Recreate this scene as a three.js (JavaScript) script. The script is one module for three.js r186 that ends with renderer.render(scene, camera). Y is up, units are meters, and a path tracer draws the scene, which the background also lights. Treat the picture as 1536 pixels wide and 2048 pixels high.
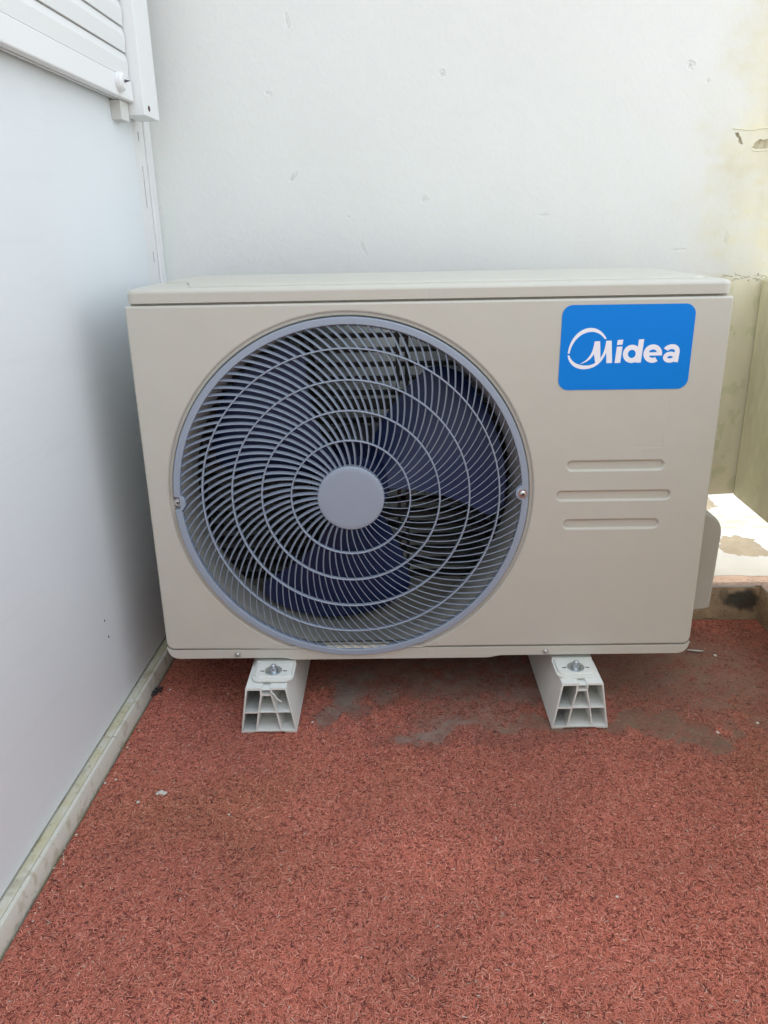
import * as THREE from 'three';
import { RoundedBoxGeometry } from 'three/addons/geometries/RoundedBoxGeometry.js';
import { mergeGeometries, mergeVertices, toCreasedNormals } from 'three/addons/utils/BufferGeometryUtils.js';

// ---------- camera, sky, sun, exposure ----------
const scene = new THREE.Scene();
const renderer = new THREE.WebGLRenderer({ antialias: true });
renderer.toneMapping = THREE.LinearToneMapping;
renderer.toneMappingExposure = 1.95;
renderer.shadowMap.enabled = true;
renderer.setSize(768, 1024);
const R = (d) => d * Math.PI / 180;
const camera = new THREE.PerspectiveCamera(66.67, 768 / 1024, 0.02, 500);
camera.position.set(-0.0071, 0.6767, 1.0079);
camera.rotation.order = 'YXZ';
camera.rotation.set(R(-19.658), R(2.93), R(-1.36));

let seed = 20240611;
function rnd() { seed = (seed + 0x6D2B79F5) | 0; let t = Math.imul(seed ^ (seed >>> 15), 1 | seed); t = (t + Math.imul(t ^ (t >>> 7), 61 | t)) ^ t; return ((t ^ (t >>> 14)) >>> 0) / 4294967296; }
const rr = (a, b) => a + (b - a) * rnd();
function hash(x, y, s) { let h = Math.imul(x | 0, 374761393) ^ Math.imul(y | 0, 668265263) ^ Math.imul(s | 0, 2147483647 ^ 0x5bd1e995); h = Math.imul(h ^ (h >>> 13), 1274126177); return ((h ^ (h >>> 16)) >>> 0) / 4294967296; }
function noise(x, y, s = 0) {
  const xi = Math.floor(x), yi = Math.floor(y); let u = x - xi, v = y - yi; u = u * u * (3 - 2 * u); v = v * v * (3 - 2 * v);
  const a = hash(xi, yi, s), b = hash(xi + 1, yi, s), c = hash(xi, yi + 1, s), d = hash(xi + 1, yi + 1, s);
  return a + (b - a) * u + (c - a) * v + (a - b - c + d) * u * v;
}
function fbm(x, y, o = 4, s = 0) { let f = 0, a = 0.5, t = 0; for (let i = 0; i < o; i++) { f += a * noise(x, y, s + i * 17); t += a; x = x * 2.03 + 7.1; y = y * 2.03 + 3.7; a *= 0.5; } return f / t; }
const clamp = (v, a = 0, b = 1) => Math.min(b, Math.max(a, v));
const sstep = (a, b, v) => { v = clamp((v - a) / (b - a)); return v * v * (3 - 2 * v); };

{ // daylight sky: pale, faintly blue overhead, broken white cloud
  const W = 512, H = 256, d = new Float32Array(W * H * 4);
  for (let j = 0; j < H; j++) for (let i = 0; i < W; i++) {
    const el = (j + 0.5) / H - 0.5, e = clamp(el * 2, -1, 1), a = i / W * Math.PI * 2;
    const k = clamp(e);
    const c = sstep(0.42, 0.68, fbm(Math.cos(a) * 3 / (0.4 + k), Math.sin(a) * 3 / (0.4 + k) + 9, 4, 3)) * 0.6;
    const S = 1.0;
    let r = 0.97 - 0.22 * k, g = 1.03 - 0.12 * k, b = 1.09 + 0.06 * k;
    r += (1.12 - r) * c; g += (1.13 - g) * c; b += (1.14 - b) * c;
    if (e < 0) { r = 0.30; g = 0.29; b = 0.27; }
    const o = (j * W + i) * 4; d[o] = r * S; d[o + 1] = g * S; d[o + 2] = b * S; d[o + 3] = 1;
  }
  const sky = new THREE.DataTexture(d, W, H, THREE.RGBAFormat, THREE.FloatType);
  sky.mapping = THREE.EquirectangularReflectionMapping; sky.magFilter = THREE.LinearFilter; sky.minFilter = THREE.LinearFilter; sky.needsUpdate = true;
  scene.background = sky; scene.environment = sky; scene.environmentIntensity = 1;
  scene.backgroundIntensity = 1;
}
const sun = new THREE.DirectionalLight(0xfff0d8, 2.0);
sun.position.set(Math.sin(R(30)) * Math.cos(R(35)) * 8, Math.sin(R(35)) * 8, -Math.cos(R(30)) * Math.cos(R(35)) * 8);
sun.castShadow = true; sun.shadow.radius = 1.6;
Object.assign(sun.shadow.camera, { left: -4, right: 4, top: 4, bottom: -4, near: 0.5, far: 20 });
scene.add(sun, sun.target);

// ---------- helpers ----------
const used = {};
function numbered(n) { used[n] = (used[n] || 0) + 1; return used[n] === 1 ? n : `${n}_${String(used[n] - 1).padStart(3, '0')}`; }
function tag(o, label, category, group, kind) { if (label) o.userData.label = label; if (category) o.userData.category = category; if (group) o.userData.group = group; if (kind) o.userData.kind = kind; return o; }
function part(name, geo, mat, parent, p, r) {
  const m = new THREE.Mesh(geo, mat); m.name = parent === scene ? numbered(name) : name; m.castShadow = m.receiveShadow = true;
  if (p) m.position.set(...p); if (r) m.rotation.set(...r);
  parent.add(m); return m;
}
function thing(name, label, category, p = [0, 0, 0], group) { const g = new THREE.Group(); g.name = numbered(name); g.position.set(...p); scene.add(g); return tag(g, label, category, group); }
function box(w, h, d, x = 0, y = 0, z = 0, r = 0, seg = 2) { const g = r ? new RoundedBoxGeometry(w, h, d, seg, r) : new THREE.BoxGeometry(w, h, d); g.translate(x, y, z); return g; }
function boxUV(g) { // uv in metres by face direction
  if (g.index) g = g.toNonIndexed();
  const p = g.attributes.position, n = g.attributes.normal, uv = new Float32Array(p.count * 2);
  for (let i = 0; i < p.count; i++) {
    const ax = Math.abs(n.getX(i)), ay = Math.abs(n.getY(i)), az = Math.abs(n.getZ(i));
    if (az >= ax && az >= ay) { uv[2 * i] = p.getX(i); uv[2 * i + 1] = p.getY(i); }
    else if (ax >= ay) { uv[2 * i] = p.getZ(i); uv[2 * i + 1] = p.getY(i); }
    else { uv[2 * i] = p.getX(i); uv[2 * i + 1] = p.getZ(i); }
  }
  g.setAttribute('uv', new THREE.BufferAttribute(uv, 2)); return g;
}
function merge(list) { return mergeGeometries(list.map((g) => { g = g.index ? g.toNonIndexed() : g; for (const k of Object.keys(g.attributes)) if (!['position', 'normal', 'uv'].includes(k)) g.deleteAttribute(k); return g; })); }
// rounded edges: flat faces stay flat, bevels blend into them
function edgeNormals(g, crease = 0.75, flat = 0.0) {
  g = g.index ? g.toNonIndexed() : g; const p = g.attributes.position, n = p.count / 3, fn = [], area = [], map = new Map();
  const A = new THREE.Vector3(), B = new THREE.Vector3(), C = new THREE.Vector3();
  for (let f = 0; f < n; f++) { A.fromBufferAttribute(p, 3 * f); B.fromBufferAttribute(p, 3 * f + 1).sub(A); C.fromBufferAttribute(p, 3 * f + 2).sub(A); const q = B.clone().cross(C); area.push(q.length()); fn.push(q.normalize()); }
  const cap = fn.map((v) => Math.max(Math.abs(v.x), Math.abs(v.y), Math.abs(v.z)) > 0.9999);
  const key = (i) => `${Math.round(p.getX(i) * 2e5)},${Math.round(p.getY(i) * 2e5)},${Math.round(p.getZ(i) * 2e5)}`;
  for (let i = 0; i < p.count; i++) { const k = key(i); let l = map.get(k); if (!l) map.set(k, l = []); l.push((i / 3) | 0); }
  const out = new Float32Array(p.count * 3), v = new THREE.Vector3(), cs = Math.cos(crease);
  for (let i = 0; i < p.count; i++) { const f = (i / 3) | 0, l = map.get(key(i)); v.set(0, 0, 0);
    if (cap[f]) v.copy(fn[f]);
    else { const c = l.find((h) => cap[h] && fn[h].dot(fn[f]) > cs); if (c !== undefined) v.copy(fn[c]); else for (const h of l) if (fn[h].dot(fn[f]) > cs) v.addScaledVector(fn[h], area[h] + 1e-12); v.normalize(); }
    out.set([v.x, v.y, v.z], 3 * i); }
  g.setAttribute('normal', new THREE.BufferAttribute(out, 3)); return g;
}
const rgb = (r, g, b) => new THREE.Color().setRGB(r, g, b);
const std = (c, rough, extra = {}) => new THREE.MeshStandardMaterial({ color: rgb(...c), roughness: rough, metalness: 0, ...extra });
const toS = (v) => { v = clamp(v); return 255 * (v <= 0.0031308 ? 12.92 * v : 1.055 * Math.pow(v, 1 / 2.4) - 0.055); };
// colour map from linear rgb(px,py)->[r,g,b,h]; returns {map,bump}
function paint(W, H, fn, wrap = THREE.RepeatWrapping) {
  const d = new Uint8Array(W * H * 4), b = new Uint8Array(W * H * 4);
  for (let j = 0; j < H; j++) for (let i = 0; i < W; i++) {
    const c = fn(i / W, j / H, i, j), o = (j * W + i) * 4;
    d[o] = toS(c[0]); d[o + 1] = toS(c[1]); d[o + 2] = toS(c[2]); d[o + 3] = 255;
    b[o] = b[o + 1] = b[o + 2] = clamp(c[3]) * 255; b[o + 3] = 255;
  }
  const mk = (a, srgb) => { const t = new THREE.DataTexture(a, W, H); t.wrapS = t.wrapT = wrap; t.magFilter = THREE.LinearFilter; t.minFilter = THREE.LinearMipmapLinearFilter; if (srgb) t.colorSpace = THREE.SRGBColorSpace; t.needsUpdate = true; return t; };
  return { map: mk(d, true), bump: mk(b, false) };
}
const remapUV = (g, fn) => { const uv = g.attributes.uv; for (let i = 0; i < uv.count; i++) { const q = fn(uv.getX(i), uv.getY(i)); uv.setXY(i, q[0], q[1]); } return g; };

// ---------- floor: red fibrous carpet with worn, dirty patches and painted shade under the unit ----------
const ZB = -0.40, XR = 0.573, GAPY = 0.2024, KERB = 0.066, ZK = -0.294;
{
  const N = 2048, S = 1.25, X0 = -0.6, Z0 = -0.42;
  const col = new Float32Array(N * N * 3), hgt = new Float32Array(N * N);
  const dirtShade = new Float32Array(N * N);
  // blobs of grime, those under the unit also painting its shade: [x, z, rx, rz, strength, tone]
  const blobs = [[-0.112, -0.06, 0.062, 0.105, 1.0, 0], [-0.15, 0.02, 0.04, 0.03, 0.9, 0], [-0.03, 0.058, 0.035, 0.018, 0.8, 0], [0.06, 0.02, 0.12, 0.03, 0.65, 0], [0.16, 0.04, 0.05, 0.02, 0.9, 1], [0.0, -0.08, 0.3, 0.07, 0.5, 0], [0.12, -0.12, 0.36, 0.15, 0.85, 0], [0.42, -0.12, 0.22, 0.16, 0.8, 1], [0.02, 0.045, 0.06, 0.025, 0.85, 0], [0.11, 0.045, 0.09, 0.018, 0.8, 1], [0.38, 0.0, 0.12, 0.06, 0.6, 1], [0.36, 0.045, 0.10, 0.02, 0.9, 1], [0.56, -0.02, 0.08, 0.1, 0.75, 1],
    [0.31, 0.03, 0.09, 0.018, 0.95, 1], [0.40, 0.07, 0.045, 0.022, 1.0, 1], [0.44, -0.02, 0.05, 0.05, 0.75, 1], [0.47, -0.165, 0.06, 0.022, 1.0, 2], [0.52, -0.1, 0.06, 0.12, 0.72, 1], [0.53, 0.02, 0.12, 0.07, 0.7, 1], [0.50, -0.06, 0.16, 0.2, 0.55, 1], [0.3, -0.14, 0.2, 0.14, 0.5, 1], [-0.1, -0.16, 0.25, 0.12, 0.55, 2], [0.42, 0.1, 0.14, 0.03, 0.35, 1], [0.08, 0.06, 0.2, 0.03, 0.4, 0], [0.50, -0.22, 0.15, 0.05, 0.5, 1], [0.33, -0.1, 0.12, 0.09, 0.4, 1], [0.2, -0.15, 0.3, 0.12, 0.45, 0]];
  for (let j = 0; j < N; j++) for (let i = 0; i < N; i++) {
    const x = X0 + i / N * S, z = Z0 + j / N * S, o = j * N + i;
    const a = fbm(x * 9, z * 9, 3, 5), b = fbm(x * 40, z * 40, 2, 8), c = noise(i * 0.34, j * 0.34, 4);
    const v = 0.66 + 0.34 * a + 0.26 * (b - 0.5) + 0.34 * (c - 0.5);
    col[o * 3] = 0.45 * v; col[o * 3 + 1] = 0.126 * v * (0.92 + 0.16 * b); col[o * 3 + 2] = 0.077 * v * (0.9 + 0.2 * b);
    hgt[o] = 0.35 + 0.2 * c + 0.15 * b;
  }
  function stroke(len, w, c, alpha, h, curl) {
    let x = rnd() * N, y = rnd() * N, a = rnd() * 6.283, k = (rnd() - 0.5) * curl;
    const n = Math.ceil(len / 0.7);
    for (let s = 0; s < n; s++) {
      x += Math.cos(a) * 0.7; y += Math.sin(a) * 0.7; a += k;
      const t = s / n, ww = w * (0.55 + 0.9 * Math.sin(Math.PI * t)), r = Math.ceil(ww);
      for (let dy = -r; dy <= r; dy++) for (let dx = -r; dx <= r; dx++) {
        const px = Math.round(x) + dx, py = Math.round(y) + dy, q = Math.hypot(px - x, py - y);
        const m = clamp(ww + 0.5 - q) * alpha; if (m <= 0) continue;
        const o = ((py + N) % N) * N + (px + N) % N;
        col[o * 3] += (c[0] - col[o * 3]) * m; col[o * 3 + 1] += (c[1] - col[o * 3 + 1]) * m; col[o * 3 + 2] += (c[2] - col[o * 3 + 2]) * m;
        hgt[o] += (h - hgt[o]) * m;
      }
    }
  }
  const reds = [[0.49, 0.150, 0.10], [0.44, 0.123, 0.078], [0.54, 0.193, 0.138], [0.36, 0.092, 0.057], [0.48, 0.143, 0.094]];
  for (let k = 0; k < 60000; k++) stroke(rr(4, 12), rr(0.5, 1.2), reds[(rnd() * 5) | 0], rr(0.25, 0.6), rr(0.4, 0.95), 0.18);
  for (let k = 0; k < 18000; k++) { const f = rr(0.6, 1.5); stroke(rr(3, 10), rr(0.4, 0.9), [0.17 * f, 0.042 * f, 0.029 * f], rr(0.3, 0.8), rr(0.05, 0.3), 0.4); }
  for (let k = 0; k < 2200; k++) { const f = rr(0.8, 1.8); stroke(rr(8, 22), rr(0.35, 0.75), [0.07 * f, 0.025 * f, 0.022 * f], rr(0.6, 0.9), rr(0.02, 0.2), 0.12); }
  for (let k = 0; k < 9000; k++) stroke(rr(3, 8), rr(0.4, 0.9), [0.60, 0.31, 0.23], rr(0.2, 0.6), 0.9, 0.3);
  for (let k = 0; k < 140; k++) stroke(rr(3, 9), rr(0.8, 2.2), [0.55, 0.42, 0.33], rr(0.4, 0.9), 0.9, 0.5);
  const tones = [[0.175, 0.152, 0.126], [0.128, 0.10, 0.069], [0.08, 0.073, 0.055]];  // grime colours, darkened further to paint in shade under the unit
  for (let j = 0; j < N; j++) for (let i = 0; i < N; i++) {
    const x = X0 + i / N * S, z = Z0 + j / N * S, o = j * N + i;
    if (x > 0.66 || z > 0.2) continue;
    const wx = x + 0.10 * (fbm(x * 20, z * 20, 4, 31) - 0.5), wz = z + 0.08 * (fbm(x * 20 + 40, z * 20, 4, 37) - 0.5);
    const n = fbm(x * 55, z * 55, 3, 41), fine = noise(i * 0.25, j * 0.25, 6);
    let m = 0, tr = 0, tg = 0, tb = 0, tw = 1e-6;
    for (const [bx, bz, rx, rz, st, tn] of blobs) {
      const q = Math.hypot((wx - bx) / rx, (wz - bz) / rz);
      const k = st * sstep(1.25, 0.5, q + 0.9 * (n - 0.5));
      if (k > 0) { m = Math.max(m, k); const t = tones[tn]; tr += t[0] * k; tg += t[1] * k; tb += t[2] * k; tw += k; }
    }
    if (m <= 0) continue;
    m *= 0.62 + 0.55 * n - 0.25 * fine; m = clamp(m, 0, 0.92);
    dirtShade[o] = m;
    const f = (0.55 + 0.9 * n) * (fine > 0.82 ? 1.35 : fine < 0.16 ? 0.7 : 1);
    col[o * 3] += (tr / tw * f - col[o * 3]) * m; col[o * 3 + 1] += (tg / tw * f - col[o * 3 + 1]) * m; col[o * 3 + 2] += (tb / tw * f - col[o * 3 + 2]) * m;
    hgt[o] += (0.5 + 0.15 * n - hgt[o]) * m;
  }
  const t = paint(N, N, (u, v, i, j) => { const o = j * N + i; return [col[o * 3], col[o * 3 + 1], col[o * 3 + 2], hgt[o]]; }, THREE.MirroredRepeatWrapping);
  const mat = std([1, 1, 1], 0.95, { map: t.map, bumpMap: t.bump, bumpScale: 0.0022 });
  const XL = -0.4302, g = boxUV(box(0.6015 - XL, 0.008, 4.3, (0.6015 + XL) / 2, -0.004, ZK + 2.155));
  tag(part('subfloor', box(1.6, 0.1, 4.6, 0.1, -0.059, ZK + 2.1), std([0.16, 0.145, 0.13], 0.95), scene), null, null, null, 'structure');
  remapUV(g, (x, z) => [(x - X0) / S, (z - Z0) / S]);
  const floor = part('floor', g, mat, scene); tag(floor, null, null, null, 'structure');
  const pos = [], idx = [], prof = [[-0.5, 0.0, 0.3], [-0.22, 0.13, 1.0], [0.12, 0.17, 0.95], [0.5, 0.03, 0.25]];
  prof.forEach(([t, h, w], k) => { const bend = 0.02 * (1 - 4 * t * t) + 0.03 * t; pos.push(t, h, bend - 0.065 * w, t, h + 0.055 * w, bend, t, h, bend + 0.065 * w); if (k) { const a = 3 * (k - 1); for (let q = 0; q < 3; q++) idx.push(a + q, a + 3 + q, a + (q + 1) % 3, a + (q + 1) % 3, a + 3 + q, a + 3 + (q + 1) % 3); } });
  const fg = new THREE.BufferGeometry(); fg.setAttribute('position', new THREE.Float32BufferAttribute(pos, 3)); fg.setAttribute('uv', new THREE.Float32BufferAttribute(new Float32Array(pos.length / 3 * 2), 2)); fg.setIndex(idx); fg.computeVertexNormals();
  const mats = [], cols = [], q = new THREE.Quaternion(), e = new THREE.Euler(), v3 = new THREE.Vector3(), s3 = new THREE.Vector3();
  for (let k = 0; k < 330000; k++) {
    const z = rr(ZK + 0.006, 0.60), x = rr(XL + 0.002, 0.599);
    const o = Math.floor((z - Z0) / S * N) * N + Math.floor((x - X0) / S * N), wearShade = dirtShade[o];
    if (rnd() < wearShade * 1.75 - 0.1) continue;
    const r = rnd(), L = r < 0.10 ? rr(0.0065, 0.012) : rr(0.004, 0.0085), flat = 1 - 0.65 * wearShade, tone = fbm(x * 7, z * 7, 3, 201), brn = sstep(0.45, 0.75, fbm(x * 4 + 9, z * 5, 3, 205) * 0.8 + 0.25 * clamp(x + 0.1));
    e.set(rr(-0.4, 0.4), rr(0, 6.283), rr(-0.07, 0.07), 'YXZ'); q.setFromEuler(e); v3.set(x, rr(-0.0003, 0.0002) * flat, z); s3.set(L, rr(0.0015, 0.0042) * flat, r < 0.10 ? rr(0.0045, 0.008) : rr(0.006, 0.013));
    mats.push(new THREE.Matrix4().compose(v3, q, s3));
    const f = rr(0.82, 1.16), c = r < 0.10 ? [0.14, 0.037, 0.028] : r < 0.19 ? [0.34, 0.09, 0.062] : r < 0.34 ? [0.76, 0.325, 0.235] : r < 0.344 ? [0.66, 0.5, 0.4] : [0.66, 0.205, 0.138], d = (1 - 0.72 * wearShade) * (0.74 + 0.5 * tone);
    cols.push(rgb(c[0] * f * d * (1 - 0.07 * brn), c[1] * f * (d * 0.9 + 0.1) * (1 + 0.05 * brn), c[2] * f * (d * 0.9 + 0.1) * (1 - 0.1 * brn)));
  }
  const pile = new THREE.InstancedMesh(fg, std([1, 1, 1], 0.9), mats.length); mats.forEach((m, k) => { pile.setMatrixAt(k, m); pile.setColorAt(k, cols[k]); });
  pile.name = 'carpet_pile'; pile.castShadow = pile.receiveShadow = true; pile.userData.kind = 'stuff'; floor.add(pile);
}

// ---------- kerb, outside slab and ground ----------
{
  const N = 1024, S = 0.42, X0 = 0.34, Z0 = -0.62;
  const t = paint(N, N, (u, v) => {
    const x = X0 + u * S, z = Z0 + v * S;
    const n = fbm(x * 60, z * 60, 4, 51), n2 = fbm(x * 18, z * 18, 3, 55), f = noise(x * 900, z * 900, 57);
    let c = [0.46, 0.455, 0.425], h = 0.75;
    // peeled patch of bare render
    const q = Math.hypot((x - 0.635) / 0.042, (z + 0.485) / 0.062) + 0.9 * (n - 0.5) + 0.3 * (n2 - 0.5);
    const peel = sstep(1.03, 0.99, q);
    const edge = sstep(0.10, 0.02, Math.abs(q - 1.06));
    // bare front strip
    const fr = sstep(-0.3375, -0.3365, z + 0.008 * (n - 0.5));
    const bare = Math.max(peel, fr), bc = peel > fr ? [0.29, 0.235, 0.155] : [0.42, 0.29, 0.22];
    const k = 0.75 + 0.4 * n + 0.12 * (f - 0.5);
    for (let m = 0; m < 3; m++) c[m] = c[m] * (0.93 + 0.12 * n2) * (1 - bare) + bc[m] * k * bare;
    h = 0.75 - 0.45 * bare + 0.1 * edge + 0.15 * (n - 0.5);
    if (fr > 0.5 && noise(x * 260, z * 420, 59) > 0.83) { for (let m = 0; m < 3; m++) c[m] *= 0.55; h -= 0.3; }
    if (z < -0.60 + 0.03 * n) { const y = 0.55 * sstep(0.35, 0.6, n); c = [c[0] * (1 - 0.18 * y), c[1] * (1 - 0.15 * y), c[2] * (1 - 0.5 * y)]; }
    return [...c, h];
  }, THREE.MirroredRepeatWrapping);
  const topMat = std([1, 1, 1], 0.85, { map: t.map, bumpMap: t.bump, bumpScale: 0.0025 });
  const s = new THREE.Shape([[-0.7, ZK], [0.603, ZK], [0.603, 4], [1.6, 4], [1.6, -1.6], [-0.7, -1.6]].map((p) => new THREE.Vector2(p[0], -p[1])));
  const top = new THREE.ExtrudeGeometry(s, { depth: 0.003, bevelEnabled: false }); top.rotateX(-Math.PI / 2); top.translate(0, KERB - 0.003, 0);
  remapUV(boxUV(top), (x, z) => [x, z]);
  const tg = boxUV(top); remapUV(tg, (x, z) => [(x - X0) / S, (z - Z0) / S]);
  const k = part('kerb', tg, topMat, scene); tag(k, null, null, null, 'structure');
  // face: crumbling render, brown, with a dark mossy stain
  const tf = paint(512, 256, (u, v) => {
    const x = 0.3 + u * 0.5, y = v * 0.25, n = fbm(x * 50, y * 50, 4, 61), n2 = fbm(x * 14, y * 30, 3, 63);
    let c = [0.27 + 0.12 * n, 0.20 + 0.09 * n, 0.125 + 0.05 * n];
    const q = Math.hypot((x - 0.575) / 0.036, (y - 0.038) / 0.023) + 1.5 * (n - 0.5) + 0.5 * (n2 - 0.5), m = sstep(1.25, 0.45, q) * 0.92;
    c = c.map((a, i) => a * (0.6 + 0.8 * n2) * (noise(x * 300, y * 300, 65) > 0.8 ? 0.7 : 1) * (1 - m) + [0.045, 0.045, 0.035][i] * m);
    return [...c, n];
  });
  const faceMat = std([1, 1, 1], 0.95, { map: tf.map, bumpMap: tf.bump, bumpScale: 0.004 });
  const s2 = new THREE.Shape([[-0.7, ZK + 0.001], [0.602, ZK + 0.001], [0.602, 3.99], [1.59, 3.99], [1.59, -1.59], [-0.7, -1.59]].map((p) => new THREE.Vector2(p[0], -p[1])));
  const body = new THREE.ExtrudeGeometry(s2, { depth: 0.2, bevelEnabled: false }); body.rotateX(-Math.PI / 2); body.translate(0, KERB - 0.2031, 0);
  const bg = remapUV(boxUV(body), (x, y) => [(x - 0.3) / 0.5, y / 0.25]);
  part('kerb_face', bg, faceMat, k);
  const gr = new THREE.PlaneGeometry(160, 160); gr.rotateX(-Math.PI / 2);
  tag(part('ground', gr, std([0.3, 0.29, 0.27], 0.95), scene, [0, -0.3, 0]), null, null, null, 'structure');
}

// ---------- back wall ----------
{
  const N = 1536, S = 1.3, X0 = -0.6, Y0 = 0.02;
  const marks = [[0.0301, 0.9149, 0.0045, 0.006, 0.9], [-0.2514, 0.8945, 0.005, 0.003, 0.6], [-0.2184, 0.769, 0.009, 0.0035, 0.9, -0.8], [0.4189, 0.9158, 0.006, 0.006, 1.0], [-0.2131, 0.9939, 0.004, 0.012, 0.5, -0.25], [0.0005, 0.7287, 0.006, 0.007, 0.5], [-0.1053, 0.6555, 0.003, 0.012, 0.4, -0.4], [0.448, 0.892, 0.004, 0.003, 0.6], [-0.128, 0.704, 0.0022, 0.0022, 0.6], [0.43, 0.64, 0.012, 0.0025, 0.5], [0.2, 0.70, 0.012, 0.002, 0.4], [0.505, 0.655, 0.004, 0.01, 0.5]];
  const t = paint(N, N, (u, v, i, j) => {
    const x = X0 + u * S, y = Y0 + v * S;
    const a = fbm(x * 7, y * 5, 4, 71), b = fbm(x * 60, y * 90, 3, 73), f = noise(i * 0.5, j * 0.5, 77), g = noise(i * 0.17 + 3, j * 0.17, 79);
    const w = 0.965 + 0.05 * (a - 0.5) + 0.02 * (b - 0.5);
    let c = [0.803 * w, 0.803 * w, 0.768 * w], h = 0.5 + 0.05 * (f - 0.5) + 0.07 * (g - 0.5) + 0.08 * (b - 0.5) + 0.3 * (a - 0.5);
    // faint green algae veil beside the corner post
    const gl = sstep(-0.40, -0.455, x + 0.05 * (a - 0.5)) * sstep(0.9, 0.8, y) * sstep(0.35, 0.6, a * 0.7 + b * 0.3) * 0.5;
    c = [c[0] * (1 - 0.16 * gl), c[1] * (1 - 0.03 * gl), c[2] * (1 - 0.07 * gl)];
    // yellow-green damp staining, blotchy, at the right end
    const reach = 0.455 + 0.10 * clamp((y - 0.62) / 0.35) - 0.09 * clamp((0.6 - y) / 0.3);
    const d = x - reach + 0.22 * (a - 0.5) + 0.1 * (fbm(x * 22, y * 14, 3, 81) - 0.5) + 0.04 * (b - 0.5);
    const st = clamp(sstep(-0.07, 0.09, d) * (0.8 + 0.5 * (b - 0.5)));
    const up = [0.72, 0.675, 0.48], dn = [0.74, 0.69, 0.475];
    const lowK = sstep(0.600, 0.584, y + 0.02 * (b - 0.5)) * (x > 0.30 ? 1 : 0), low = st * 0.95 + (Math.max(st, 0.85) - st * 0.95) * lowK;
    const mot = 0.85 + 0.3 * fbm(x * 30, y * 12, 4, 85);
    for (let m = 0; m < 3; m++) c[m] += ((up[m] + (dn[m] - up[m]) * lowK) * mot - c[m]) * low;
    if (low > 0.6 && y < 0.585 && fbm(x * 60, y * 40, 3, 87) > 0.66) { c[0] *= 0.9; c[1] *= 0.93; c[2] *= 0.86; }
    // small chips and plugged holes
    for (const [mx, my, rx, ry, s, rot = 0] of marks) {
      const dx = x - mx, dy = y - my; if (Math.abs(dx) > 0.03 || Math.abs(dy) > 0.03) continue;
      const cx = dx * Math.cos(rot) - dy * Math.sin(rot), cy = dx * Math.sin(rot) + dy * Math.cos(rot);
      const q = Math.hypot(cx / rx, cy / ry) + 0.9 * (noise(x * 500, y * 500, 91) - 0.5);
      const k = sstep(1.15, 0.85, q) * s; h += (0.1 - h) * k; h += 0.1 * s * sstep(0.3, 0.0, Math.abs(q - 1.4));
      const cr = sstep(0.45, 0.3, q) * s; c = c.map((e) => e * (1 - 0.05 * k - 0.25 * cr));
    }
    // root-like hairs along the break line at the right
    return [...c, h];
  });
  const mat = std([1, 1, 1], 0.82, { map: t.map, bumpMap: t.bump, bumpScale: 0.0016 });
  const w = thing('back_wall', 'white plastered wall behind the outdoor unit, stained yellow at its right end', 'wall');
  const TOP = 2.7, T = 0.078;
  const s = new THREE.Shape([[-0.75, 0.04], [0.40, 0.04], [0.404, 0.12], [0.402, GAPY - 0.002], [0.45, GAPY + 0.002], [0.51, GAPY], [0.57, GAPY + 0.003], [0.72, GAPY], [0.72, TOP], [-0.75, TOP]].map((p) => new THREE.Vector2(...p)));
  const rough = (pts, amp) => { const o = []; for (let i = 0; i < pts.length; i++) { const a = pts[i], b = pts[(i + 1) % pts.length]; for (let k = 0; k < 5; k++) { const t = k / 5; o.push(new THREE.Vector2(a[0] + (b[0] - a[0]) * t + rr(-amp, amp), a[1] + (b[1] - a[1]) * t + rr(-amp, amp))); } } return o; };
  const G1 = [[0.531, 0.7945], [0.534, 0.802], [0.541, 0.8065], [0.551, 0.806], [0.562, 0.809], [0.59, 0.808], [0.592, 0.797], [0.57, 0.794], [0.548, 0.7925], [0.538, 0.7925]], G2 = [[0.5005, 0.817], [0.503, 0.812], [0.508, 0.8085], [0.507, 0.804], [0.511, 0.8005], [0.516, 0.800], [0.513, 0.805], [0.512, 0.8095], [0.508, 0.814], [0.506, 0.818]];
  for (const q of [G1, G2]) s.holes.push(new THREE.Path(rough(q, 0.0005)));
  const g = new THREE.ExtrudeGeometry(s, { depth: T, bevelEnabled: false }); g.translate(0, 0, ZB - T);
  remapUV(g, (x, y) => [(x - X0) / S, (y - Y0) / S]);
  part('plaster', g, mat, w);
  // broken-out gouge at the right: bare brown render behind lifted plaster lips
  const bare = paint(128, 128, (u, v) => { const n = fbm(u * 14, v * 9, 4, 95); return [0.42 + 0.26 * n, 0.37 + 0.24 * n, 0.26 + 0.18 * n, n]; });
  const bm = std([1, 1, 1], 0.95, { map: bare.map, bumpMap: bare.bump, bumpScale: 0.003 });
  for (const [x, y, w2, h2] of [[0.5615, 0.8008, 0.068, 0.022], [0.5085, 0.809, 0.022, 0.024]]) { const e = new THREE.PlaneGeometry(w2, h2, 40, 16), p = e.attributes.position; for (let i = 0; i < p.count; i++) p.setZ(i, 0.0045 * (fbm(p.getX(i) * 160 + 9, p.getY(i) * 160, 3, 97) - 0.5)); e.computeVertexNormals(); remapUV(e, (u, v) => [u * w2 * 12, v * h2 * 12]); part('bare_patch', e, bm, w, [x, y, ZB - 0.0042]); }
  const lip = std([0.72, 0.69, 0.52], 0.85);
  const crack = (pts, r) => { const c = new THREE.CatmullRomCurve3(pts.map((p) => new THREE.Vector3(p[0], p[1], ZB - 0.0004))); return new THREE.TubeGeometry(c, pts.length * 4, r, 6); };
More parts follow.
